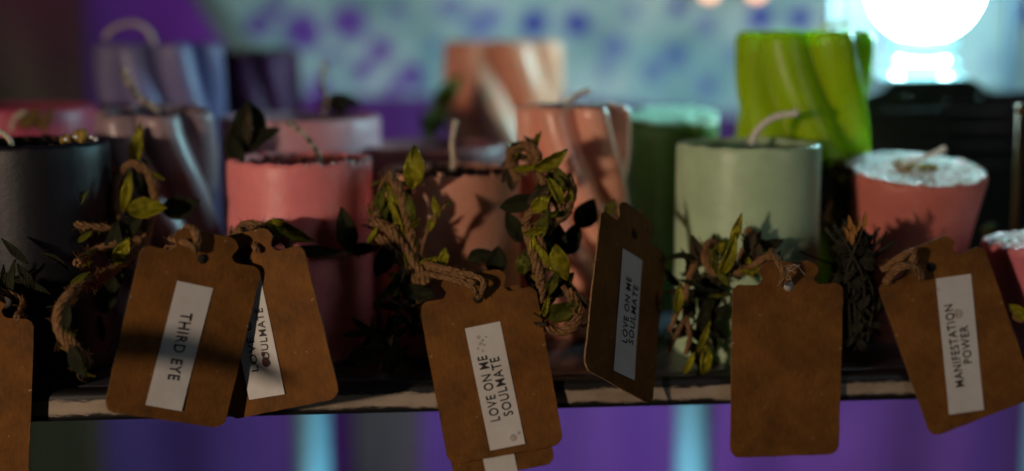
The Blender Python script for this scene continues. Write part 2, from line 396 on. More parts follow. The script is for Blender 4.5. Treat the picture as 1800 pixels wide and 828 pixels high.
# ------------------------------------------------------------------ globe lamp on its black base
def globe_lamp():
    D = 0.88
    gc = P(1627, -27, D); r = 98 / F * D
    root = thing('globe_lamp', 'glowing white globe lamp on a clear crystal neck and black stepped base', 'lamp', (gc.x, D, 0))
    bm = bmesh.new(); bmesh.ops.create_uvsphere(bm, u_segments=64, v_segments=32, radius=r, matrix=Matrix.Translation(gc))
    obj('globe', bm, glow('globe_light', (0.46, 0.92, 1.0), 85.0), root, True)
    # crystal neck: faceted clear stem, lit from inside
    z1 = P(0, 142, D).z; z0 = gc.z - r * 0.93
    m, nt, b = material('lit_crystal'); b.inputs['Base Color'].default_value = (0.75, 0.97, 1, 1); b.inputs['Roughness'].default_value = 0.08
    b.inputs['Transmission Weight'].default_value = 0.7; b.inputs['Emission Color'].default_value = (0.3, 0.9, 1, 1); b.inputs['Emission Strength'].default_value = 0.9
    bm = bmesh.new(); h = z0 - z1
    lathe(bm, [(0, h), (r * .62, h), (r * .60, h * .8), (r * .5, h * .62), (r * .66, h * .42), (r * .60, h * .25), (r * .78, h * .1), (r * .74, 0), (0, 0)], 12)
    bmesh.ops.translate(bm, vec=(gc.x, D, z1), verts=bm.verts)
    obj('crystal_neck', bm, m, root, True, smooth=False)
    BLK = plain('black_plastic', (0.007, 0.007, 0.008), 0.28, 0.3, 60, 0.4, 0.05)
    # black body: profile of the stepped top, given its real depth
    px = [(1522, 168), (1540, 165), (1556, 157), (1566, 146), (1576, 141), (1706, 139), (1718, 144), (1728, 154), (1740, 161), (1756, 164), (1830, 160)]
    front = [P(x, y, D - 0.035) for x, y in px]
    poly = [Vector((front[-1].x, 0, 0.001))] + [Vector((front[0].x, 0, 0.001))] + [Vector((f.x, 0, f.z)) for f in front]
    bm = bmesh.new()
    vs = [bm.verts.new((v.x, D - 0.035, v.z)) for v in poly]; f = bm.faces.new(vs)
    e = bmesh.ops.extrude_face_region(bm, geom=[f]); bmesh.ops.translate(bm, vec=(0, 0.085, 0), verts=[v for v in e['geom'] if isinstance(v, bmesh.types.BMVert)])
    bmesh.ops.recalc_face_normals(bm, faces=bm.faces)
    bmesh.ops.bevel(bm, geom=list(bm.edges), offset=0.0012, segments=2, affect='EDGES')
    obj('base', bm, BLK, root, True, smooth=False)
    for py in (196, 226, 258, 292):
        a = P(1545, py, D - 0.0375); c = P(1775, py - 3, D - 0.0375)
        bm = bmesh.new(); add_box(bm, a.x, c.x, D - 0.0385, D - 0.0352, a.z - 0.0012, a.z + 0.0012, 0.0004); obj('ridge', bm, BLK, root, True)
    STUD = plain('steel_stud', (0.10, 0.09, 0.085), 0.35, 0.1, 60, 0.5, 0, 1.0)
    for x, y in ((1594, 172), (1722, 171), (1664, 178), (1660, 233), (1724, 232)):
        p = P(x, y, D - 0.0365); bm = bmesh.new()
        bmesh.ops.create_uvsphere(bm, u_segments=12, v_segments=8, radius=0.0014, matrix=Matrix.Translation(p)); obj('stud', bm, STUD, root, True)
globe_lamp()
COPPER = plain('copper_metal', (0.16, 0.075, 0.035), 0.45, 0.15, 80, 0.5, 0.05, 1.0)
p = P(1794, 192, 0.755); t = thing('copper_rod', 'thin upright copper rod with a small bright knob before the black base', 'rod', (p.x, p.y, 0))
bm = bmesh.new(); add_tube(bm, [Vector((p.x, p.y, 0.0005)), Vector((p.x, p.y, p.z * .5)), Vector((p.x, p.y, p.z))], 0.0016, 12); obj('rod', bm, COPPER, t, True)
bm = bmesh.new(); bmesh.ops.create_uvsphere(bm, u_segments=20, v_segments=12, radius=0.0028, matrix=Matrix.Translation(p)); obj('knob', bm, COPPER, t, True)
def acrylic():
    D = 0.98; m, nt, b = material('clear_acrylic')
    tr = nd(nt, 'ShaderNodeBsdfTransparent'); tr.inputs[0].default_value = (0.96, 0.985, 1, 1); ms = nd(nt, 'ShaderNodeMixShader'); ms.inputs[0].default_value = 0.06
    b.inputs['Roughness'].default_value = 0.12; nt.links.new(tr.outputs[0], ms.inputs[1]); nt.links.new(b.outputs[0], ms.inputs[2]); nt.links.new(ms.outputs[0], nt.nodes['Material Output'].inputs[0])
    e, nt2, b2 = material('frosted_acrylic_edge'); b2.inputs['Base Color'].default_value = (0.10, 0.13, 0.17, 1); b2.inputs['Roughness'].default_value = 0.3; b2.inputs['Transmission Weight'].default_value = 0.35
    a = P(1465, 0, D); c = P(1782, 0, D)
    t = thing('acrylic_panel', 'clear acrylic panel with frosted upright edges behind the globe lamp', 'panel', ((a.x + c.x) / 2, D, 0.001))
    bm = bmesh.new(); add_box(bm, a.x + .0065, c.x - .0065, D, D + 0.003, 0.001, 0.33); obj('clear_sheet', bm, m, t, True, smooth=False)
    for x in (a.x, c.x):
        bm = bmesh.new(); add_box(bm, x - 0.0035, x + 0.0035, D - 0.003, D + 0.006, 0.001, 0.33, 0.001); obj('edge_strip', bm, e, t, True)
acrylic()

# ------------------------------------------------------------------ candles
def flakes(rad, z, n, size, rnd=0.5, seed=1, ring=None):
    bm = bmesh.new(); R = random.Random(seed)
    for i in range(n):
        a = R.random() * 2 * PI; r = rad * math.sqrt(R.random())
        if ring: r = rad * R.uniform(*ring)
        s = size * R.uniform(.5, 1.4)
        M_ = Matrix.Translation((r * math.cos(a), r * math.sin(a), z + R.uniform(0.0, size * .5))) @ Matrix.Rotation(R.random() * 6, 4, 'Z') @ Matrix.Rotation(R.uniform(-rnd, rnd), 4, 'X') @ Matrix.Rotation(R.uniform(-rnd, rnd), 4, 'Y')
        top = []; k = R.choice((5, 6, 7))
        pts = [(s * R.uniform(.5, 1) * math.cos(2 * PI * j / k), s * .7 * R.uniform(.5, 1) * math.sin(2 * PI * j / k)) for j in range(k)]
        up = [bm.verts.new(M_ @ Vector((x, y, s * .12 + .25 * (x * x + y * y) / s))) for x, y in pts]
        dn = [bm.verts.new(M_ @ Vector((x, y, -s * .1 + .25 * (x * x + y * y) / s))) for x, y in pts]
        bm.faces.new(up); bm.faces.new(list(reversed(dn)))
        for j in range(k): bm.faces.new((dn[j], dn[(j + 1) % k], up[(j + 1) % k], up[j]))
    return bm

def wick(root, pts, d, r=0.0016, mat=WICK):
    r *= .78
    path = catmull([P(x, y, d) for x, y in pts], 10); bm = bmesh.new()
    dn = []
    for i, p in enumerate(path): dn.append(p + Vector((noise.noise(p * 900), noise.noise(p * 900 + Vector((5, 5, 5))), 0)) * r * .15)
    fr = frames(dn)
    for k in range(3):
        add_tube(bm, [p + (n * math.cos(i * .55 + k * 2.1) + b * math.sin(i * .55 + k * 2.1)) * r * .45 for i, (p, (t, n, b)) in enumerate(zip(dn, fr))], lambda u: r * .68 * (1.0 if u < .93 else 1.25), 7)
    obj('wick', bm, mat, root, True)

def pillar(label, px, d, wpx, top, mat, taper=1.0, lean=(0, 0), recess=0.006, rim=0.0045, name='pillar_candle', rag=0.0006, base_z=0.0, group=None, wall=True, bowl=0.0):
    c = P(px, top, d); R = wpx / 2 / F * d; h = c.z - base_z
    # lean about the base; keep the top where it is seen
    off = Vector((math.tan(lean[1]) * h, -math.tan(lean[0]) * h, 0))
    root = thing(name, label, 'candle', (c.x - off.x, d - off.y, base_z), (lean[0], lean[1], 0), group)
    sd = random.random() * 50
    Rb = R * taper
    prof = [(0, 0), (Rb * .96, 0), (Rb * .99, .0012)]
    for i in range(17): prof.append((Rb + (R - Rb) * i / 16, 0.003 + (h - 0.0055) * i / 16))
    prof += [(R - .0004, h - .0012), (R - .0012, h - .0003), (R - rim * .6, h), (R - rim, h - .0008), (R - rim - .0012, h - recess * .6), (R - rim - .003, h - recess), (R * .45, h - recess - bowl), (R * .2, h - recess - bowl * 1.2), (0, h - recess - bowl * 1.2)]
    def rf(r, z, th):
        q = Vector((math.cos(th), math.sin(th), 0))
        rr = r * (1 + 0.006 * noise.noise(q * 1.5 + Vector((sd, 0, z * 20))) + 0.003 * noise.noise(q * 6 + Vector((sd, 3, z * 60))))
        zz = z
        if z > h - recess - .002 and r > R * .6: zz += rag * (noise.noise(q * 5 + Vector((sd, 1, 0))) * 1.4 + noise.noise(q * 22 + Vector((sd, 2, 0))))
        return rr, zz
    bm = bmesh.new(); lathe(bm, prof, 128, rf)
    o = obj('wax_body', bm, mat, root)
    root['R'] = R; root['H'] = h
    return root

def twisted(label, px, d, wpx, top, mat, lobes=8, phase=0.0, turn=1.5, lean=(0, 0), depth=0.15, group='twisted candles', recess=0.002):
    c = P(px, top, d); R = wpx / 2 / F * d; h = c.z
    off = Vector((math.tan(lean[1]) * h, -math.tan(lean[0]) * h, 0))
    root = thing('twisted_candle', label, 'candle', (c.x - off.x, d - off.y, 0), (lean[0], lean[1], 0), group)
    prof = [(0, 0), (.9, 0)] + [(1.0 if 0 < i < 64 else .97, .001 + (h - .0025) * i / 64) for i in range(65)]
    prof += [(.955, h - .0006), (.90, h), (.80, h - .0004), (.72, h - recess), (.4, h - recess - .001), (0, h - recess - .001)]
    sd = random.random() * 30
    def rf(r, z, th):
        s = (h - z) / 0.06
        tw = turn * (0.08 * s + 0.92 * s * s / (0.55 + s))
        a = (th - tw) * lobes / 2 + phase
        k = abs(math.cos(a)) ** 0.72
        amp = depth * min(1, r / .7) if r < .99 else depth
        rr = R * r * (1 - amp + amp * k)
        rr *= 1 + 0.012 * math.sin(s * 2.2 + sd) + 0.012 * noise.noise((math.cos(th), math.sin(th), z * 30 + sd))
        zz = z + (0.0007 * noise.noise((math.cos(th) * 6, math.sin(th) * 6, sd)) if z > h - .004 else 0)
        return rr, zz
    bm = bmesh.new(); lathe(bm, prof, 240, rf)
    obj('wax_body', bm, mat, root)
    root['R'] = R; root['H'] = h
    return root

PETAL_R = plain('dried_red_petal', (0.20, 0.035, 0.03), 0.85, 0.4, 300)
PETAL_B = plain('dried_brown_petal', (0.06, 0.03, 0.02), 0.9, 0.5, 300)
PETAL_W = plain('white_wax_flakes', (0.92, 0.87, 0.82), 0.75, 0.1, 300)
PETAL_Y = plain('dried_yellow_bud', (0.34, 0.22, 0.04), 0.85, 0.4, 300)
PETAL_N = plain('dried_lavender_bits', (0.05, 0.05, 0.12), 0.9, 0.5, 300)
PG = 'pillar candles'
# far left
c = pillar('big dark navy pillar candle at the far left with yellow buds on its rim', 57, 0.662, 262, 247, wax('navy_wax', (0.006, 0.006, 0.011), 0.1, 0.5), group=PG)
wick(c, [(20, 262), (18, 246), (0, 232), (-22, 228)], 0.655)
bm = flakes(c['R'] * .9, c['H'] - .002, 60, .0022, .9, 3, (.72, 1.0)); obj('dried_petals', bm, PETAL_B, c)
bm = bmesh.new()
for x, y, s in ((120, 243, .0016), (136, 238, .0019), (146, 236, .0021), (143, 243, .0018), (110, 246, .0014)):
    bmesh.ops.create_icosphere(bm, subdivisions=2, radius=s, matrix=Matrix.Translation(P(x, y, 0.664)) @ Matrix.Diagonal((1, 1, 1.5, 1)))
obj('yellow_bud', bm, PETAL_Y, c, True)
bm = bmesh.new()
for i in range(5):
    p = P(random.uniform(105, 172), random.uniform(240, 248), 0.66 + random.uniform(-.01, .01)); s = random.uniform(.0006, .0013)
    bmesh.ops.create_icosphere(bm, subdivisions=1, radius=s, matrix=Matrix.Translation(p))
obj('wax_crumbs', bm, PETAL_W, c, True)
c = pillar('crimson pink pillar candle behind the dark navy candle', 35, 0.80, 262, 186, wax('crimson_wax', (0.62, 0.10, 0.17), 0.3), group=PG)
# lavender family
LAV = wax('lavender_wax', (0.36, 0.25, 0.28), 0.3, 0.38, spec=.55); BLUE = wax('periwinkle_wax', (0.24, 0.22, 0.42), 0.3, 0.35); PUR = wax('plum_wax', (0.15, 0.04, 0.13), 0.4, 0.5, spec=.3)
c = twisted('greyish lavender twisted candle behind the tag reading THIRD EYE', 270, 0.728, 212, 192, LAV, 6, 0.5, 1.7, (math.radians(3.5), 0), 0.34)
wick(c, [(288, 212), (270, 188), (243, 170), (228, 148), (216, 121)], 0.728, .0018, SPECK)
bm = flakes(c['R'] * .6, c['H'] - .0025, 40, .0016, .6, 8); obj('dried_petals', bm, PETAL_N, c)
c = twisted('tall periwinkle blue twisted candle behind the lavender one', 281, 0.86, 222, 76, BLUE, 7, 0.5, .9, depth=.36)
wick(c, [(268, 84), (266, 62), (245, 43), (215, 43), (192, 56), (184, 68)], 0.85, .0019)
c = twisted('dark plum twisted candle with olive top left of the floral cloth', 458, 0.97, 140, 92, PUR, 6, 0.2, 1.1, depth=.2)
bm = flakes(c['R'] * .9, c['H'] - .001, 70, .004, .8, 12); obj('dried_moss', bm, plain('olive_dried_moss', (0.16, 0.13, 0.03), .9, .4, 200), c)
# pinks
PINK = wax('rose_pink_wax', (0.92, 0.275, 0.285), 0.4, frost=.3); MAUVE = wax('mauve_pink_wax', (0.62, 0.32, 0.38), 0.4, frost=.3)
c = pillar('mauve pink pillar candle with a dark dried flower on top behind the rose pink one', 527, 0.80, 282, 203, MAUVE, group=PG)
wick(c, [(568, 206), (575, 175), (566, 150), (572, 110)], 0.795, .0017, SPECK)
bm = bmesh.new(); q = P(596, 178, 0.80)
for i in range(70):
    v = Vector((random.gauss(0, 1), random.gauss(0, 1), random.gauss(0, 1))).normalized(); v.z = abs(v.z) * .8 - .1
    e = q + Vector((v.x * .014, v.y * .012, v.z * .012 - .004)); add_tube(bm, [q + Vector((0, 0, -.008)), q.lerp(e, .6) + Vector((0, 0, .002)), e], lambda u: .0016 * math.sin(PI * min(.95, .15 + u * .8)), 5)
obj('dried_flower', bm, plain('dark_dried_flower', (0.03, 0.025, 0.018), .9, .5, 300), c, True)
c = pillar('rose pink pillar candle with dark dried petals and a curled speckled wick', 527, 0.69, 255, 277, PINK, group=PG, rag=.0009)
wick(c, [(566, 292), (558, 268), (543, 246), (525, 228), (506, 214)], 0.69, .0015, SPECK)
bm = flakes(c['R'] * .85, c['H'] - .003, 130, .0026, .8, 4); obj('dried_petals', bm, PETAL_R, c)
bm = bmesh.new()
for i in range(70):
    a = random.uniform(-1.35, .1); r_ = c['R'] * random.uniform(.9, 1.005); s = random.uniform(.0004, .0012)
    bmesh.ops.create_icosphere(bm, subdivisions=1, radius=s, matrix=Matrix.Translation((r_ * math.cos(a), r_ * math.sin(a), c['H'] + random.uniform(-.0012, .0006))) @ Matrix.Diagonal((1, 1, .6, 1)))
obj('wax_crumbs', bm, plain('pale_blue_wax_bloom', (0.55, 0.55, 0.62), .7, .1), c)
# peaches
PEACH = wax('peach_wax', (0.80, 0.36, 0.24), 0.4, frost=.3); CORAL = wax('coral_wax', (0.95, 0.46, 0.33), 0.45, 0.28, spec=.6)
c = pillar('maroon brown pillar candle half hidden behind the peach pillar candle', 760, 0.80, 262, 252, wax('maroon_wax', (0.30, 0.13, 0.14), 0.3), group=PG)
c = pillar('peach pillar candle with soil dark herbs and a straight pale wick', 790, 0.702, 250, 298, PEACH, group=PG, rag=.0011)
wick(c, [(794, 308), (797, 280), (795, 250), (800, 211)], 0.702, .0017)
bm = flakes(c['R'] * .88, c['H'] - .003, 200, .0026, .9, 5); obj('dried_petals', bm, PETAL_B, c)
bm = flakes(c['R'] * .95, c['H'] - .0005, 20, .002, .9, 55, (.8, 1.0)); obj('wax_crumbs', bm, PEACH, c)
c = twisted('coral peach twisted candle in front with a bent tan wick', 1006, 0.738, 203, 184, CORAL, 7, 0.85, 1.6, depth=.36)
wick(c, [(992, 190), (1003, 174), (1018, 165), (1036, 159)], 0.735, .0015)
bm = flakes(c['R'] * .62, c['H'] - .001, 60, .0018, .7, 6); obj('dried_petals', bm, PETAL_N, c)
c = twisted('tall blurred peach twisted candle at the back before the floral cloth', 884, 0.97, 212, 72, wax('orange_peach_wax', (0.85, 0.38, 0.25), 0.4, .3), 6, 0.7, 1.2, depth=.36)
# greens
c = pillar('dark green pillar candle with lit top painted mint left of the lime twisted candle', 1180, 0.80, 165, 200, wax('moss_green_wax', (0.10, 0.19, 0.035), 0.8, scale=.012), group=PG, lean=(math.radians(8), 0), recess=.001, rim=.003)
bm = flakes(c['R'] * .97, c['H'] - .0004, 500, .0022, .3, 14); obj('painted_lit_top', bm, plain('painted_top_light', (0.62, 0.85, 0.66), .6, .1, 200), c)  # light on the green top is put into these pale mint flakes
c = twisted('tall lime green twisted candle beside the black lamp base', 1414, 0.757, 236, 55, wax('lime_wax', (0.37, 0.58, 0.002), 0.9, .4, (.6, 1, .1), .02), 6, 0.45, 1.3, depth=.34)
wick(c, [(1440, 62), (1450, 46), (1470, 44), (1492, 36)], 0.80, .0018)
c = pillar('pale sage green pillar candle with hollow top and long curved white wick', 1316, 0.692, 253, 250, wax('sage_wax', (0.50, 0.67, 0.42), 0.45, .4, (.8, 1, .5), .010, frost=.25), group=PG, recess=.014, rim=.005, bowl=.002)
wick(c, [(1318, 278), (1322, 246), (1338, 222), (1362, 206), (1402, 198)], 0.702, .0020, plain('white_wick', (0.8, 0.77, 0.7), .8, .1, 600))
# right pinks
c = pillar('salmon pink tapered candle with crumbly white top beside the sage green candle', 1610, 0.712, 246, 292, wax('salmon_wax', (0.66, 0.19, 0.15), 0.3, .5, frost=.25), 0.62, (math.radians(9), math.radians(1.5)), .0015, name='tapered_candle', rag=.0012, group='tapered candles')
bm = flakes(c['R'] * .97, c['H'] - .0006, 2200, .0012, .6, 9); obj('wax_crumbs', bm, PETAL_W, c)
bm = flakes(c['R'] * .3, c['H'] + .0006, 70, .0019, .9, 10); obj('yellow_buds', bm, PETAL_Y, c)
wick(c, [(1585, 290), (1605, 282), (1632, 274), (1662, 260)], 0.708, .0017, plain('white_short_wick', (0.8, 0.78, 0.74), .8, .1, 600))
c = pillar('small bright pink tapered candle at the far right edge', 1826, 0.675, 196, 420, wax('bright_pink_wax', (0.72, 0.2, 0.24), 0.4), 0.5, (math.radians(1), math.radians(-3)), .002, name='tapered_candle', rag=.0008, group='tapered candles')
bm = flakes(c['R'] * .95, c['H'] - .001, 260, .0019, .7, 11); obj('wax_crumbs', bm, PETAL_W, c)

# ------------------------------------------------------------------ twine garlands with ribbon leaves
def add_leaf(bm, px, py, d, L, ang, w, yaw_=0.0, curl=0.15, fold=0.25):
    """pointed oval leaf centred on a photograph point; L and w in photograph pixels"""
    w *= .8 if w > 14 else 1; fold += .3
    c = P(px, py, d); l = L * 1.06 / F * d; ww = w / F * d / 2; n, k = 12, 4
    a = math.radians(ang); e1 = Vector((math.cos(a), 0, math.sin(a))); e2 = Vector((-math.sin(a), 0, math.cos(a))); e3 = Vector((0, -1, 0))
    R_ = Matrix.Rotation(math.radians(yaw_), 3, e1); e2, e3 = R_ @ e2, R_ @ e3
    g = []
    for i in range(n + 1):
        t = i / n; wid = ww * (math.sin(PI * t ** .85) ** 0.85) * (1.08 + .12 * noise.noise(Vector((t * 4, c.x * 300, c.z * 300)))) + ww * .04; row = []
        for j in range(-k, k + 1):
            s = j / k; u = (t - .5) * l; v = s * wid
            zz = -curl * l * ((t - .5) ** 2) * 2 + fold * abs(s) * wid + .34 * ww * noise.noise(Vector((t * 5, s * 2.2, c.x * 400))) + .05 * ww * math.sin(t * 17 + abs(s) * 5) + (.0003 if j == 0 else 0)
            row.append(bm.verts.new(c + e1 * u + e2 * v + e3 * zz))
        g.append(row)
    for i in range(n):
        for j in range(2 * k): bm.faces.new((g[i][j], g[i][j + 1], g[i + 1][j + 1], g[i + 1][j]))

LM = {'y': LEAF_Y, 'g': LEAF_G, 'd': LEAF_D, 'b': DRY}
def garland(label, strands, leaves, cat='garland', name='leaf_garland', group='leafy twine garlands tied round candles', front=None, tangle=0):
    fd = (lambda d: front + (d - front) * .3 if front and d < front else d)
    strands = [(r_, [(x, y, fd(d)) for x, y, d in p_]) for r_, p_ in strands]
    leaves = [(l[0], l[1], l[2], fd(l[3])) + tuple(l[4:]) for l in leaves]
    x, y, d = strands[0][1][0]; root = thing(name, label, cat, P(x, y, d), group=group)
    for r, pts in strands:
        bm = bmesh.new(); add_twine(bm, [P(*p) for p in pts], r * .95); obj('twine', bm, TWINE, root, True)
    for (m, px, py, d, L, ang, w, *ex) in leaves:
        bm = bmesh.new(); add_leaf(bm, px, py, d, L, ang, w, *(ex or ()))
        o = obj('leaf', bm, LM[m], root, True); s = o.modifiers.new('t', 'SOLIDIFY'); s.thickness = .0003
    if tangle:
        R_ = random.Random(int(x * 7 + y))
        pool = [p for r_, p_ in strands if r_ > .0013 for p in catmull(p_, 5)]
        for i in range(tangle):
            p = R_.choice(pool); L = R_.uniform(18, 42); a_ = R_.uniform(0, 180); w_ = R_.uniform(6, 15)
            bm = bmesh.new(); add_leaf(bm, p[0] + R_.uniform(-13, 13), p[1] + R_.uniform(-11, 11), p[2] + R_.uniform(-.003, .012), L, a_, w_, R_.uniform(-70, 70), R_.uniform(-.3, .9), R_.uniform(.1, .7))
            obj('leaf', bm, LM[R_.choice('yyggdb')], root, True).modifiers.new('t', 'SOLIDIFY').thickness = .0003
        for i in range(tangle // 4):
            k = R_.randrange(len(pool) - 6); pp = [Vector(pool[k + j]) + Vector((R_.uniform(-12, 12), R_.uniform(-10, 10), R_.uniform(-.003, .005))) for j in range(0, 6, 1)]
            if max((a - b).length for a, b in zip(pp, pp[1:])) < 60: fib = bmesh.new(); add_twine(fib, [P(*p) for p in pp], .0006, 300, .6, 2); obj('twine', fib, TWINE, root, True)
    return root
def cloud(cx, cy, rx, ry, d, n, mats, Lr, seed, dd=.012):
    R = random.Random(seed); out = []
    for i in range(n):
        a = R.random() * 2 * PI; q = math.sqrt(R.random())
        out.append((R.choice(mats), cx + rx * q * math.cos(a), cy + ry * q * math.sin(a), d + R.uniform(-dd, dd), R.uniform(*Lr), R.uniform(0, 180), R.uniform(.28, .48) * Lr[0], R.uniform(-60, 60), R.uniform(-.3, .5)))
    return out

D = 0.655
garland('leafy twine knot on the lavender twisted candle above the THIRD EYE tag', [
    (.0022, [(258, 430, .66), (216, 402, .66), (199, 362, .662), (206, 312, .664), (232, 288, .664), (260, 305, .664), (272, 350, .662), (262, 400, .655), (250, 440, .65)]),
    (.0018, [(250, 412, .65), (200, 402, .645), (152, 398, .64), (128, 393, .64)]),
    (.0020, [(248, 420, .645), (196, 430, .64), (158, 446, .635), (136, 462, .60)]),
    (.0022, [(245, 436, .64), (196, 478, .63), (142, 502, .59), (108, 535, .578), (102, 574, .575), (120, 606, .575), (148, 652, .578)]),
    (.0018, [(230, 446, .64), (180, 492, .63), (130, 520, .59), (112, 560, .578), (128, 602, .575), (160, 640, .577)]),
    (.0016, [(245, 440, .645), (262, 460, .64), (290, 452, .62), (320, 425, .596), (338, 405, .592)])],
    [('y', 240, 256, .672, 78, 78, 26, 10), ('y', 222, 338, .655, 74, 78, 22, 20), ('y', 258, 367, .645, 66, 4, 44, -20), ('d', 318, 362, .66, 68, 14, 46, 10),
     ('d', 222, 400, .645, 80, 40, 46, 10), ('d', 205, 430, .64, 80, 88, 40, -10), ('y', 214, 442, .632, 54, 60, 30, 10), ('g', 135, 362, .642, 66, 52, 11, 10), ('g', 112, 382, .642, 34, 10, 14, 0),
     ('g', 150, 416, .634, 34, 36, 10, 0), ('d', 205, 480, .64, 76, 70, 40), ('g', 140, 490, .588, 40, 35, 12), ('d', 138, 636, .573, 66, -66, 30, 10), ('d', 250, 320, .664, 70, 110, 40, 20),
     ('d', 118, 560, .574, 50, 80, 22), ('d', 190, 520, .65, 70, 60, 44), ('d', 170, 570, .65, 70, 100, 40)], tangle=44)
DK = cloud(40, 480, 70, 40, .615, 8, 'd', (50, 70), 21)
SPR = garland('dark leafy sprig lying against the far left navy candle above a cut off tag', [(.0016, [(-60, 505, .61), (0, 512, .605), (40, 530, .60), (30, 560, .585)])], DK)
KEY = Vector((-0.80, -0.36, 0.165))                       # unseen long leaf added between lamp and tags to cast a shadow band
q0, q1 = [p.lerp(KEY, .15) for p in (P(178, 600, .578), P(516, 656, .588))]
bm = bmesh.new(); n = 16; L_ = (q1 - q0); up = Vector((0, 0, 1)); rows = []
for i in range(n + 1):
    t = i / n; wd = .0058 * math.sin(PI * (.12 + .88 * t) ** .8) ** .8 + .0003; c0 = q0 + L_ * t + up * (.003 * math.sin(t * 5))
    rows.append([bm.verts.new(c0 + up * wd * k + Vector((0, -.002 * abs(k), 0))) for k in (-1, -.5, 0, .5, 1)])
for a_, b_ in zip(rows, rows[1:]):
    for k in range(4): bm.faces.new((a_[k], a_[k + 1], b_[k + 1], b_[k]))
obj('leaf', bm, LEAF_D, SPR, True).modifiers.new('t', 'SOLIDIFY').thickness = .0003
garland('leafy twine band round the rose pink candle', [
    (.0018, [(398, 436, .672), (430, 440, .658), (500, 446, .650), (560, 447, .650), (620, 443, .656), (660, 436, .672)]),
    (.0020, [(402, 425, .652), (425, 400, .645), (452, 405, .64), (440, 430, .635), (415, 420, .64), (430, 395, .64), (470, 400, .64), (478, 428, .635), (450, 445, .63)]),
    (.0019, [(408, 436, .64), (424, 450, .63), (445, 440, .625), (462, 420, .625), (440, 402, .63), (418, 410, .63)]),
    (.0016, [(470, 430, .635), (500, 420, .63), (512, 438, .622), (505, 448, .61)])],
    [('y', 514, 406, .638, 80, -28, 34, 20), ('g', 480, 396, .642, 40, 30, 28), ('d', 608, 404, .652, 78, 100, 42, 10), ('d', 640, 436, .655, 60, 10, 26), ('d', 560, 440, .645, 80, -4, 22), ('b', 455, 420, .645, 40, 30, 24)], tangle=14)
t = thing('dried_sprig', 'dark dried leaf sprig standing on top of the rose pink candle', 'dried leaf', P(425, 278, .69))
for (m, px, py, d, L, ang, w, yw) in (('d', 420, 232, .69, 110, 72, 44, 15), ('d', 452, 246, .692, 84, 28, 40, -20), ('d', 448, 205, .694, 66, 118, 34, 20), ('d', 412, 262, .688, 60, 110, 36, 10), ('b', 436, 220, .688, 70, 88, 14, 0)):
    bm = bmesh.new(); add_leaf(bm, px, py, d, L, ang, w, yw); o = obj('leaf', bm, LM[m], t, True); o.modifiers.new('t', 'SOLIDIFY').thickness = .0003
garland('thick leafy twine bunch between the rose pink and peach pillar candles', [
    (.0026, [(684, 306, .65), (695, 322, .643), (707, 352, .64), (714, 395, .637), (724, 432, .63), (730, 470, .622)]),
    (.0014, [(686, 304, .65), (672, 328, .648), (662, 372, .645), (654, 398, .642)]),
    (.0025, [(654, 388, .636), (688, 408, .628), (718, 448, .62), (752, 498, .612)]),
    (.0025, [(652, 410, .634), (688, 434, .626), (714, 470, .618), (742, 502, .612)]),
    (.0007, [(736, 460, .63), (752, 404, .63), (770, 374, .63), (790, 356, .63)]),
    (.0018, [(700, 480, .63), (720, 500, .62), (735, 530, .615), (728, 556, .62)])],
    [('y', 727, 294, .648, 76, 86, 42, 10), ('y', 690, 352, .64, 62, 104, 22, 10), ('g', 712, 420, .634, 66, 118, 24, 10), ('b', 690, 440, .636, 70, 130, 26), ('y', 735, 480, .622, 56, 112, 22, 10), ('g', 672, 380, .645, 60, 70, 22), ('g', 668, 350, .642, 60, 76, 20, 10), ('y', 702, 395, .632, 78, -72, 17, 20), ('g', 722, 366, .634, 50, 100, 20), ('y', 766, 364, .63, 40, 105, 16), ('g', 788, 358, .63, 18, 10, 9), ('y', 758, 392, .63, 36, 66, 13),
     ('y', 752, 462, .618, 38, 30, 26, 10), ('y', 780, 452, .62, 34, 80, 22), ('d', 872, 458, .64, 50, 80, 44), ('d', 738, 514, .606, 58, -12, 34), ('y', 702, 488, .618, 40, -18, 18), ('g', 690, 508, .62, 60, 42, 9), ('g', 672, 520, .625, 60, 55, 8), ('y', 700, 510, .616, 36, 40, 12),
     ('g', 714, 530, .614, 46, 96, 17), ('d', 690, 370, .655, 80, 90, 40), ('d', 842, 448, .645, 40, 20, 30), ('d', 680, 450, .645, 80, 60, 40), ('y', 714, 440, .624, 60, -48, 8)], front=.650, tangle=52)
DK = cloud(684, 560, 52, 80, .64, 22, 'ddb', (44, 66), 31) + [('d', 640, 622, .622, 56, 20, 46, 10), ('d', 690, 628, .625, 60, 70, 36), ('d', 668, 602, .625, 54, 130, 30), ('b', 700, 645, .63, 60, 10, 20)]
garland('dark drooping leaf clump resting on the rail left of the centre tag', [(.0016, [(724, 500, .64), (700, 560, .635), (680, 610, .632), (664, 650, .632)])], DK)
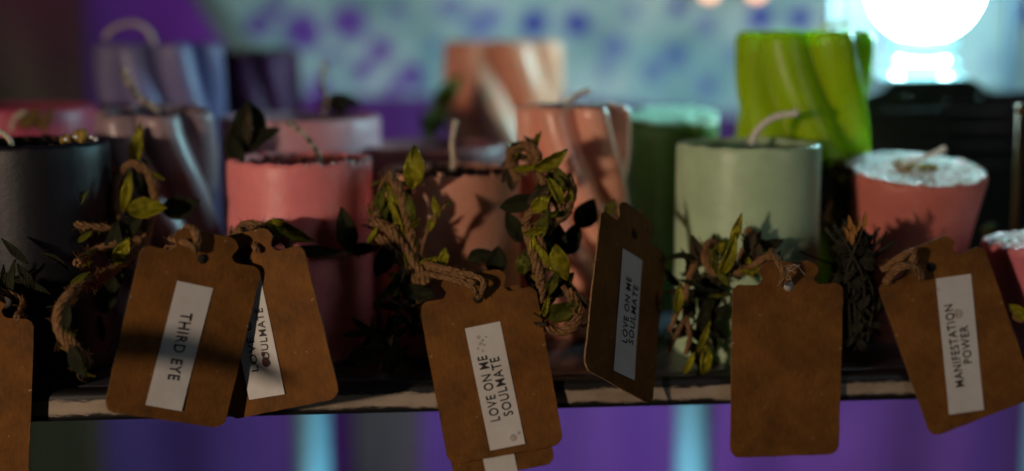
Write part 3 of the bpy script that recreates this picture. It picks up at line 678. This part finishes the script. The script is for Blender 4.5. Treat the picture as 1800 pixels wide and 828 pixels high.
garland('tangled leafy twine column before the coral twisted candle', [
    (.0023, [(910, 318, .662), (896, 280, .662), (906, 260, .66), (930, 257, .658), (946, 276, .655), (940, 300, .655)]),
    (.0017, [(900, 300, .664), (906, 268, .662), (926, 262, .66), (938, 284, .656)]),
    (.0020, [(948, 304, .648), (966, 338, .642), (990, 372, .638)]),
    (.0022, [(1000, 308, .648), (1006, 340, .643), (994, 376, .638), (970, 394, .635)]),
    (.0020, [(922, 392, .642), (936, 370, .638), (958, 372, .635), (962, 396, .634)]),
    (.0025, [(926, 398, .638), (938, 446, .63), (950, 492, .622), (954, 532, .618)]),
    (.0018, [(940, 400, .635), (956, 440, .628), (962, 470, .625)]),
    (.0020, [(1000, 508, .622), (1018, 540, .618), (1012, 570, .616), (985, 583, .614), (958, 572, .614), (948, 545, .614)]),
    (.0015, [(990, 502, .624), (1006, 528, .618), (1010, 556, .616), (994, 574, .613)])],
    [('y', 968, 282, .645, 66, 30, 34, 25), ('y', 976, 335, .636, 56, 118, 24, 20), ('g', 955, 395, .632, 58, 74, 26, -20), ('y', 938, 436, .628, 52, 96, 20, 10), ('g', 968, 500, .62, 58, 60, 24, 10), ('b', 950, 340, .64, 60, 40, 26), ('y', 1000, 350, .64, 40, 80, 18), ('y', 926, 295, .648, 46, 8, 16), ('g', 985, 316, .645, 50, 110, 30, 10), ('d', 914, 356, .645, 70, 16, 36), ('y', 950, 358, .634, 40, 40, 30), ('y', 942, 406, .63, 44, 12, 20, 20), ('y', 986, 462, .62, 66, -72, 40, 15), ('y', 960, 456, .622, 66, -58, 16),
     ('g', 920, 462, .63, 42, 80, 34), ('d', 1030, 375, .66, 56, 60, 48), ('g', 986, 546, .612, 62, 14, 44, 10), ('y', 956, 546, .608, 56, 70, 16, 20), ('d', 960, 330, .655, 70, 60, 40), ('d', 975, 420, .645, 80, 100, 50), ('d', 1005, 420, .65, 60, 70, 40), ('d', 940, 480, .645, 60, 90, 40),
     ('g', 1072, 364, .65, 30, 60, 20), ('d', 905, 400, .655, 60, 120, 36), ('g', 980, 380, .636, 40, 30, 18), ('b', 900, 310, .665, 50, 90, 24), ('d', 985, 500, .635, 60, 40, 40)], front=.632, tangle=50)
garland('twine bow with olive ribbon leaves on the sage green candle above the blank tag', [
    (.0021, [(1262, 426, .655), (1244, 430, .65), (1240, 455, .648), (1254, 478, .645), (1270, 470, .645)]),
    (.0021, [(1314, 404, .655), (1326, 418, .65), (1314, 436, .648), (1306, 452, .646), (1322, 462, .645), (1334, 442, .648), (1322, 424, .65)]),
    (.0016, [(1280, 470, .645), (1300, 480, .64), (1320, 470, .64), (1352, 450, .636), (1370, 452, .634)]),
    (.0012, [(1194, 540, .64), (1186, 560, .64), (1176, 584, .64)]),
    (.0012, [(1206, 556, .645), (1192, 582, .642), (1180, 606, .642), (1176, 620, .642)]),
    (.0012, [(1206, 556, .645), (1212, 592, .642), (1206, 622, .642)]),
    (.0018, [(1240, 440, .655), (1215, 480, .65), (1204, 530, .648), (1206, 560, .646)])],
    [('y', 1294, 402, .64, 56, 72, 20, 10, 0, .1), ('y', 1280, 450, .634, 80, 72, 30, 15), ('y', 1262, 438, .64, 40, 50, 20), ('g', 1256, 458, .638, 34, 90, 14), ('g', 1270, 488, .636, 50, -50, 12), ('y', 1192, 526, .636, 54, 84, 20, 10), ('y', 1240, 632, .632, 56, 86, 28, 10), ('y', 1238, 592, .634, 60, 70, 12),
     ('y', 1212, 638, .632, 44, 66, 12), ('d', 1355, 430, .652, 46, 20, 26), ('g', 1268, 519, .632, 44, 6, 7), ('b', 1318, 422, .645, 36, 60, 26), ('b', 1330, 440, .645, 40, 100, 24)] + cloud(1222, 490, 46, 66, .655, 16, 'bbd', (46, 64), 44, .008) + cloud(1232, 560, 44, 72, .652, 24, 'bdd', (40, 62), 45, .007) + [('d', 1236, 560, .648, 70, 80, 30)], front=.638, tangle=40)
t = thing('dried_flower_bundle', 'dark dried flower bundle with orange tips between the sage and salmon candles', 'dried flowers', P(1505, 640, .66))
bm = bmesh.new(); R = random.Random(5)
for i in range(60):
    x0 = R.gauss(1500, 12); d0 = .655 + R.uniform(-.014, .012)
    q0 = P(x0, 600, d0); q1 = P(x0 + R.gauss(0, 8), 500, d0); q2 = P(1500 + R.gauss(0, 26), R.uniform(396, 450), d0 + R.uniform(-.004, .004))
    add_tube(bm, catmull([q0, q1, q2], 5), .0005, 5)
obj('dried_stems', bm, plain('dark_dried_stem', (0.035, 0.03, 0.018), .9, .5, 300), t, True)
bm = bmesh.new()
for i in range(260):
    a = R.random() * 2 * PI; q = math.sqrt(R.random()); yy = 502 + 112 * q * math.sin(a); ww_ = 40 + 10 * math.sin(yy / 40); add_leaf(bm, 1502 + ww_ * q * math.cos(a), yy, .655 + R.uniform(-.016, .014), R.uniform(22, 40), R.uniform(0, 180), R.uniform(10, 22), R.uniform(-70, 70), R.uniform(-.2, .6))
obj('dried_leaves', bm, plain('dry_dark_leaf', (0.016, 0.014, 0.006), .8, .6, 160), t, True).modifiers.new('t', 'SOLIDIFY').thickness = .0003
bm = bmesh.new()
for x, y in ((1492, 392), (1500, 404), (1520, 388), (1486, 410), (1508, 396), (1497, 416)):
    add_leaf(bm, x, y, .638, 30, R.uniform(70, 110), 9, R.uniform(-30, 30))
obj('orange_tips', bm, plain('orange_dried_tip', (0.30, 0.13, 0.03), .85, .3, 300), t, True)
DK = cloud(1464, 345, 36, 62, .715, 46, 'dddg', (30, 52), 61, .012)
garland('dark blurred leaves tucked between the sage candle and the salmon candle', [(.0014, [(1448, 390, .70), (1460, 350, .71), (1468, 300, .715)])], DK)
garland('twine knot with olive leaf at the foot of the far right pink candle', [(.0016, [(1770, 548, .65), (1790, 560, .645), (1820, 558, .645)])], [('y', 1790, 546, .642, 36, -30, 20), ('g', 1738, 400, .74, 26, 20, 22), ('y', 1800, 556, .64, 30, 10, 16)])
t = thing('dried_leaf', 'blurred olive leaf curling up before the tall back peach candle', 'dried leaf', P(760, 230, .90))
for (px, py, L, ang, w) in ((786, 162, 74, 50, 40), (765, 205, 70, 80, 40), (752, 225, 60, 110, 30)):
    bm = bmesh.new(); add_leaf(bm, px, py, .90, L, ang, w, 10); obj('leaf', bm, LEAF_G, t, True).modifiers.new('t', 'SOLIDIFY').thickness = .0003
OCHRE = plain('brown_dried_petal', (0.17, 0.10, 0.03), .85, .5, 200)
t = thing('dried_flower', 'ochre dried flower with curled stem on the crimson pink candle', 'dried flower', P(55, 210, .79))
for (px, py, L, ang, w) in ((52, 208, 50, 40, 26), (70, 214, 44, 120, 20), (84, 206, 40, 60, 16)):
    bm = bmesh.new(); add_leaf(bm, px, py, .755, L, ang, w, 10); obj('petal', bm, OCHRE, t, True).modifiers.new('t', 'SOLIDIFY').thickness = .0003
bm = bmesh.new(); add_tube(bm, catmull([P(20, 230, .752), P(26, 208, .752), P(44, 196, .752)], 8), .0014, 8); obj('stem', bm, WICK, t, True)

# ------------------------------------------------------------------ kraft gift tags
def tag_outline(w, h):
    """card with scalloped shoulders: centre tab, concave notches, rounded corners; y up, origin at centre of body"""
    pts = []
    def arc(cx, cy, r, a0, a1, n=8):
        for i in range(n + 1):
            a = math.radians(a0 + (a1 - a0) * i / n); pts.append((cx + r * math.cos(a), cy + r * math.sin(a)))
    r = w * .095; top = h / 2; sh = w * .16
    arc(w / 2 - r, -h / 2 + r, r, -90, 0); arc(w / 2 - r * .8, top - r * .8, r * .8, 0, 100)
    k = w * .085                                                # concave notch up to the tab
    arc(w / 2 - w * .20, top + k * .72, k * .8, 262, 185, 6)
    arc(w * .17, top + sh * .62, w * .10, 10, 88, 6)
    arc(-w * .17, top + sh * .62, w * .10, 92, 170, 6)
    arc(-w / 2 + w * .20, top + k * .72, k * .8, -5, -82, 6)
    arc(-w / 2 + r * .8, top - r * .8, r * .8, 80, 180); arc(-w / 2 + r, -h / 2 + r, r, 180, 270)
    return pts
def tri(bm):
    bmesh.ops.triangulate(bm, faces=bm.faces)
def text_bm(s, size, bold=0.011):
    cu = bpy.data.curves.new('t', 'FONT'); cu.body = s; cu.size = size; cu.align_x = 'LEFT'; cu.offset = size * bold; cu.resolution_u = 3
    cu.space_character = 1.14
    o = bpy.data.objects.new('t', cu); C.objects.link(o); dg = bpy.context.evaluated_depsgraph_get()
    me = o.evaluated_get(dg).to_mesh(); bm = bmesh.new(); bm.from_mesh(me); o.evaluated_get(dg).to_mesh_clear()
    bpy.data.objects.remove(o); bpy.data.curves.remove(cu); return bm

TG = 'kraft gift tags hanging from the candles'
def tag(label, q, dep, bend=0.0, twist=0.0, sticker=None, lines=None, down=False, smudges=(), string=None, hole=True):
    TL, TR, BR, BL = [P(x, y, d) for (x, y), d in zip(q, dep)]
    c = (TL + TR + BR + BL) / 4; u = ((TR - TL) + (BR - BL)) / 2; v = ((TL - BL) + (TR - BR)) / 2
    w = u.length; un = u.normalized(); v = v - un * v.dot(un); h = v.length; vn = v.normalized(); nn = un.cross(vn)
    M_ = Matrix(((un.x, vn.x, nn.x, c.x), (un.y, vn.y, nn.y, c.y), (un.z, vn.z, nn.z, c.z), (0, 0, 0, 1)))
    root = thing('gift_tag', label, 'tag', M=M_, group=TG); inv = M_.inverted()
    cp = Vector((0, 0, HC))
    def loc(px, py):                                            # photograph point -> point on the card
        dr = P(px, py, 1.0) - cp; a = inv @ cp; b = inv.to_3x3() @ dr; t = -a.z / b.z; return a + b * t
    def warp(bm):
        for p in bm.verts:
            p.co.z += bend * ((p.co.y / h) ** 2 - .1) * h + twist * p.co.x * p.co.y / h + 0.0003 * noise.noise(Vector((p.co.x * 60, p.co.y * 60, h * 99)))
    bm = bmesh.new(); out = tag_outline(w, h)
    R_ = random.Random(int(abs(c.x) * 1e5))
    out2 = []
    for (a, b) in zip(out, out[1:] + out[:1]):                  # slightly ragged cut edge
        n = max(1, int(math.dist(a, b) / .004))
        for i in range(n):
            s = i / n; out2.append((a[0] + (b[0] - a[0]) * s + R_.uniform(-1, 1) * .00013, a[1] + (b[1] - a[1]) * s + R_.uniform(-1, 1) * .00013))
    f = bm.faces.new([bm.verts.new((x, y, 0)) for x, y in out2])
    for i in range(1, 12): bmesh.ops.bisect_plane(bm, geom=bm.verts[:] + bm.edges[:] + bm.faces[:], plane_co=(0, -h / 2 + h * i / 12, 0), plane_no=(0, 1, 0))
    e = bmesh.ops.extrude_face_region(bm, geom=bm.faces[:]); bmesh.ops.translate(bm, vec=(0, 0, -.0008), verts=[x for x in e['geom'] if isinstance(x, bmesh.types.BMVert)])
    bmesh.ops.recalc_face_normals(bm, faces=bm.faces); warp(bm)
    oc = obj('card', bm, KRAFT, root, smooth=False); oc.data.materials.append(CUT)
    for pl in oc.data.polygons:
        if abs(pl.normal.z) < .5: pl.material_index = 1
    if hole:
        bm = bmesh.new(); hy = h / 2 - w * .02
        bmesh.ops.create_cone(bm, cap_ends=True, segments=24, radius1=w * .042, radius2=w * .042, depth=.0003, matrix=Matrix.Translation((0, hy, .0002))); warp(bm)
        obj('hole', bm, hole if hole is not True else plain('hole_dark', (.02, .015, .01), .9, .1), root)
    if sticker:
        A, B, C_, D_ = [loc(*p) for p in sticker]               # TL TR BR BL of the sticker
        sc_ = (A + B + C_ + D_) / 4; su = ((B - A) + (C_ - D_)) / 2; sv = ((A - D_) + (B - C_)) / 2
        sw = su.length; sx = su.normalized(); sv = sv - sx * sv.dot(sx); sh = sv.length; sy = sv.normalized()
        T = Matrix(((sx.x, sy.x, 0, sc_.x), (sx.y, sy.y, 0, sc_.y), (0, 0, 1, 0.0006), (0, 0, 0, 1)))
        bm = bmesh.new(); bmesh.ops.create_grid(bm, x_segments=4, y_segments=14, size=.5, matrix=Matrix.Diagonal((sw, sh, 1, 1)))
        e = bmesh.ops.extrude_face_region(bm, geom=bm.faces[:]); bmesh.ops.translate(bm, vec=(0, 0, -.00025), verts=[x for x in e['geom'] if isinstance(x, bmesh.types.BMVert)])
        bmesh.ops.recalc_face_normals(bm, faces=bm.faces)
        bmesh.ops.transform(bm, matrix=T, verts=bm.verts); warp(bm); st = obj('sticker', bm, STICKER, root, smooth=False)
        for (s, p0, p1, px_h) in (lines or ()):                 # baseline from p0 to p1 in photograph pixels
            a, b = loc(*p0), loc(*p1); base = b - a; L = base.length; bx = base.normalized(); by = Vector((-bx.y, bx.x, 0))
            tb = text_bm(s, 1.0); x0 = min(p.co.x for p in tb.verts); x1 = max(p.co.x for p in tb.verts); y1 = max(p.co.y for p in tb.verts)
            hh = px_h / F * c.y; kx = L / (x1 - x0); ky = hh / y1
            for p in tb.verts:
                q_ = a + bx * ((p.co.x - x0) * kx) + by * (p.co.y * ky); p.co = Vector((q_.x, q_.y, 0.00085))
            warp(tb); obj('printed_text', tb, INK, st, smooth=False)
        for (px, py, r, m) in smudges:
            bm = bmesh.new(); p = loc(px, py); rr = r / F * c.y; k = 18
            vs = [bm.verts.new((p.x + rr * math.cos(2 * PI * i / k) * (1 + .18 * noise.noise((i * .9, px, 0))), p.y + rr * math.sin(2 * PI * i / k) * (1.15 + .25 * noise.noise((i * .9, py, 3))), .0008)) for i in range(k)]
            bm.faces.new(vs); warp(bm); obj('smudge', bm, m, st, smooth=False)
    for (r, pts) in (string or ()):
        bm = bmesh.new(); add_twine(bm, [P(*p) for p in pts], r); obj('string', bm, TWINE, root, True)
    return root

tag('brown kraft tag cut off by the left edge of the view', [(-140, 545), (72, 563), (36, 885), (-178, 868)], [.597] * 4, .03, string=[(.0014, [(-40, 500, .60), (-38, 530, .585), (-36, 552, .577)])])
tag('brown kraft tag whose white sticker reads THIRD EYE', [(243, 430), (450, 467), (404, 757), (188, 722)], [.5735, .5925, .5875, .5685], .02, .0,
    [(305, 492), (365, 504), (328, 724), (262, 712)], [('THIRD EYE', (318, 548), (294, 666), 20)],
    string=[(.0016, [(318, 414, .592), (332, 400, .586), (345, 412, .580), (346, 440, .580)]), (.0014, [(300, 420, .592), (318, 424, .581), (338, 432, .578), (346, 442, .580)])])
tag('orange brown tag half hidden behind the THIRD EYE tag', [(352, 470), (548, 428), (582, 700), (388, 744)], [.604, .589, .584, .599], .02, 0,
    [(400, 490), (461, 480), (498, 692), (434, 704)], [('LOVE ON ME', (456, 652), (432, 500), 14), ('SOULMATE', (477, 641), (462, 541), 14)],
    smudges=[(469, 636, 8, REDINK), (464, 622, 4, REDINK)], string=[(.0016, [(428, 404, .615), (442, 420, .602), (452, 440, .592)])])
tag('lower brown tag mostly hidden behind the centre LOVE ON ME tag', [(762, 528), (936, 496), (957, 818), (776, 852)], [.627, .628, .623, .6225], .0, 0,
    [(828, 600), (880, 590), (893, 838), (836, 850)])
tag('largest brown tag at the centre with a spotted white sticker reading LOVE ON ME SOULMATE', [(734, 536), (942, 506), (991, 778), (791, 820)], [.624, .625, .6195, .6185], .003, .0,
    [(815, 577), (876, 566), (926, 778), (864, 792)], [('LOVE ON ME', (879, 738), (855, 624), 17), ('SOULMATE', (902, 728), (876, 626), 17)],
    smudges=[(902, 769, 6, SMUDGE), (912, 760, 2.5, SMUDGE), (841, 592, 3, SMUDGE), (848, 598, 2.2, SMUDGE), (844, 604, 3, SMUDGE), (851, 606, 2, SMUDGE), (840, 612, 2, SMUDGE), (848, 616, 2.4, SMUDGE), (854, 592, 1.6, SMUDGE)],
    string=[(.0013, [(746, 462, .640), (800, 476, .626), (844, 489, .619), (850, 503, .618), (840, 524, .6215)]), (.0013, [(748, 480, .636), (800, 492, .622), (830, 505, .618), (839, 522, .6205)]), (.0012, [(750, 470, .640), (802, 486, .624), (836, 498, .618)])])
tag('narrow edge on tag turned to the right with a sticker reading LOVE ON ME SOULMATE', [(1053, 365), (1166, 443), (1151, 716), (1031, 649)], [.624, .658, .622, .588], .015, 0,
    [(1095, 437), (1131, 460), (1110, 667), (1075, 651)], [('LOVE ON ME', (1100, 604), (1108, 490), 15.5), ('SOULMATE', (1111, 607), (1120, 504), 15.5)],
    string=[(.0014, [(1090, 375, .662), (1098, 388, .648), (1112, 402, .642)]), (.0014, [(1124, 372, .666), (1116, 390, .65), (1112, 404, .642)])])
tag('blank brown tag with a pale eyelet hanging below the sage green candle', [(1278, 502), (1472, 497), (1485, 799), (1293, 804)], [.631, .637, .635, .629], .004, .01,
    hole=plain('pale_eyelet', (.45, .42, .38), .6, .15, 300),
    string=[(.0013, [(1356, 440, .640), (1366, 458, .626), (1376, 480, .624), (1372, 502, .629)])])
bm = bmesh.new(); R = random.Random(3); t_ = bpy.data.objects['gift_tag.006']
for i in range(8):
    a = P(1374 + R.uniform(-4, 10), 482 + R.uniform(-14, 10), .625); b = P(a.x * 0 + 1388 + R.uniform(-14, 34), 488 + R.uniform(-26, 20), .622); m_ = a.lerp(b, .5) + Vector((R.uniform(-.002, .002), 0, R.uniform(-.002, .003)))
    add_tube(bm, catmull([a, m_, b], 6), .00009, 4, False)
obj('loose_fibres', bm, plain('white_fibre', (.5, .42, .34), .8, .1), t_, True)
tag('slanted brown tag on the salmon candle with a sticker reading MANIFESTATION POWER', [(1527, 508), (1712, 436), (1838, 692), (1652, 764)], [.640, .643, .642, .639], .004, 0.0,
    [(1636, 490), (1698, 483), (1737, 718), (1676, 728)], [('MANIFESTATION', (1694, 678), (1673, 534), 15.5), ('POWER', (1708, 637), (1700, 571), 15.5)],
    smudges=[(1684, 551, 8, SMUDGE), (1648, 508, 2, SMUDGE)],
    string=[(.0018, [(1552, 474, .64), (1578, 456, .634), (1604, 442, .634), (1604, 462, .635), (1622, 488, .638)]), (.0018, [(1556, 496, .64), (1580, 470, .632), (1604, 470, .633), (1620, 488, .637)])])
